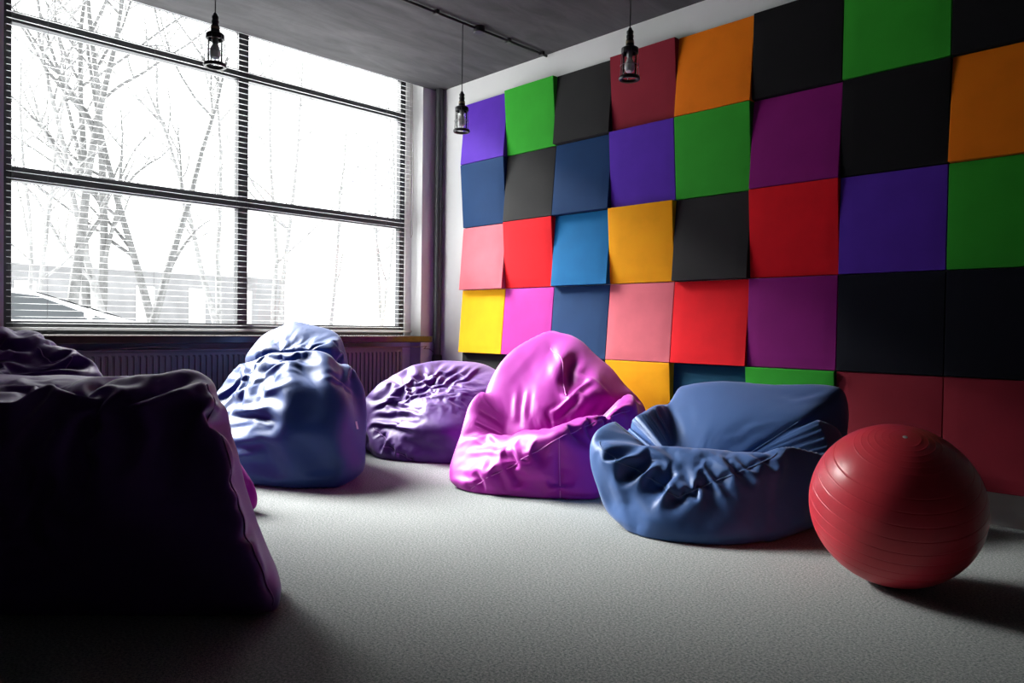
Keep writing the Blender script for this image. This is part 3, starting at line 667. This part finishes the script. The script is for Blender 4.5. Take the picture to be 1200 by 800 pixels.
for sgn in (1, -1):
    MB().lathe([(0, -.06), (.05, -.05), (.075, 0), (.05, .05), (0, .06)], 16, (.95 * sgn, 1.05, 1.12), axis='y').build('side_mirror', BODY, car, smooth=True)

HAZE_BARK = mat('haze_paled_bark', (.19, .19, .19), rough=.9, spec=.1, var=.3, vscale=9)  # bark colour made paler to stand in for haze over the trees
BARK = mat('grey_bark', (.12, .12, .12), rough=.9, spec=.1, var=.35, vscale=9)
def tree(base, h, r, lean, seed, forks=1, bark=None):
    rnd = random.Random(seed); tr = MB(); br = MB()
    def limb(p, d, ln, rr, depth, mb):
        pts = [p]; rs = [rr]; q = Vector(p); dd = Vector(d).normalized(); nseg = 6
        for i in range(nseg):
            dd = (dd + Vector((rnd.uniform(-1, 1), rnd.uniform(-1, 1), rnd.uniform(-.4, .8))) * (.10 if depth == 0 else .2)).normalized()
            q = q + dd * ln / nseg; pts.append(q.copy()); rs.append(rr * (1 - .75 * (i+1) / nseg))
        mb.tube(pts, rs, 7 if depth < 2 else 4, cap=False)
        if depth < 3:
            nb = (6, 5, 3)[depth]
            for b_ in range(nb):
                k = rnd.uniform(.25, .98); idx = min(nseg - 1, int(k * nseg)); pos = pts[idx].lerp(pts[idx+1], k * nseg - idx) if idx < nseg else pts[-1]
                a = rnd.uniform(0, 2*math.pi); side = Vector((math.cos(a), math.sin(a), rnd.uniform(.1, .9)))
                limb(pos, (dd * .6 + side).normalized(), ln * rnd.uniform(.3, .55), rs[idx] * .5 + .004, depth + 1, br)
    for k in range(forks):
        a = k * 2.1 + seed
        limb(Vector((.12 * k, .1 * k, -.02)), Vector((lean[0] + .12 * math.cos(a) * (forks > 1), lean[1] + .16 * math.sin(a) * (forks > 1), 1)), h * rnd.uniform(.85, 1), r, 0, tr)
    root = empty('bare_tree', base)
    tr.build('trunk', bark, root, smooth=True); br.build('branches', bark, root, smooth=True); return root
def ty(u, x):                      # where a sight line through the photo meets the plane at x
    d = AX_F + (u - 600) / FPX * AX_R; t = (x - CAM[0]) / d[0]; return CAM[1] + t * d[1]
GZ = -.14
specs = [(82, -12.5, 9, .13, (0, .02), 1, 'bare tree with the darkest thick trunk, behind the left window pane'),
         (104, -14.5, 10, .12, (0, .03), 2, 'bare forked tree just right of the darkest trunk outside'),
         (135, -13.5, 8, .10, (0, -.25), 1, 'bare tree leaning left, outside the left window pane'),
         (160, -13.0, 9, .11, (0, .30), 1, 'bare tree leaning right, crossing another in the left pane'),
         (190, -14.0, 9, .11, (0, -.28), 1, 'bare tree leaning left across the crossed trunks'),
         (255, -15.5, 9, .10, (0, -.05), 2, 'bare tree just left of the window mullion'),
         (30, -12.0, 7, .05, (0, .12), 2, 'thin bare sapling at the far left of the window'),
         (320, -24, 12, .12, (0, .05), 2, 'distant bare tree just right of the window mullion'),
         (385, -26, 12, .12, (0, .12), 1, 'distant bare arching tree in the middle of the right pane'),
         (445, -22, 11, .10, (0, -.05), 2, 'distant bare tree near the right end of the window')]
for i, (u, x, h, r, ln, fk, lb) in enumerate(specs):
    tag(tree((x, ty(u, x), GZ), h, r, ln, 10 + i, fk, HAZE_BARK if i >= 5 or i == 2 else BARK), lb, 'tree', 'bare trees outside the window')

bd = tag(empty('outbuilding', (-27, 6, GZ)), 'long low pale grey building behind the bare trees outside', 'building')
BW = mat('grey_facade', (.20, .20, .205), rough=.9, var=.15, vscale=1.5)
MB().box(-3, 0, -13, 6.5, 0, 3.1).build('facade', BW, bd); MB().box(-3.2, .25, -13.2, 6.7, 3.1, 3.28).build('roof', mat('pale_roof', (.4, .4, .4), rough=.9), bd)
for i in range(9):
    MB().box(-.03, .04, -12.2 + i * 2.05, -11.5 + i * 2.05, .1, 2.5).build('door', mat('pale_door', (.42, .42, .41), rough=.8), bd)
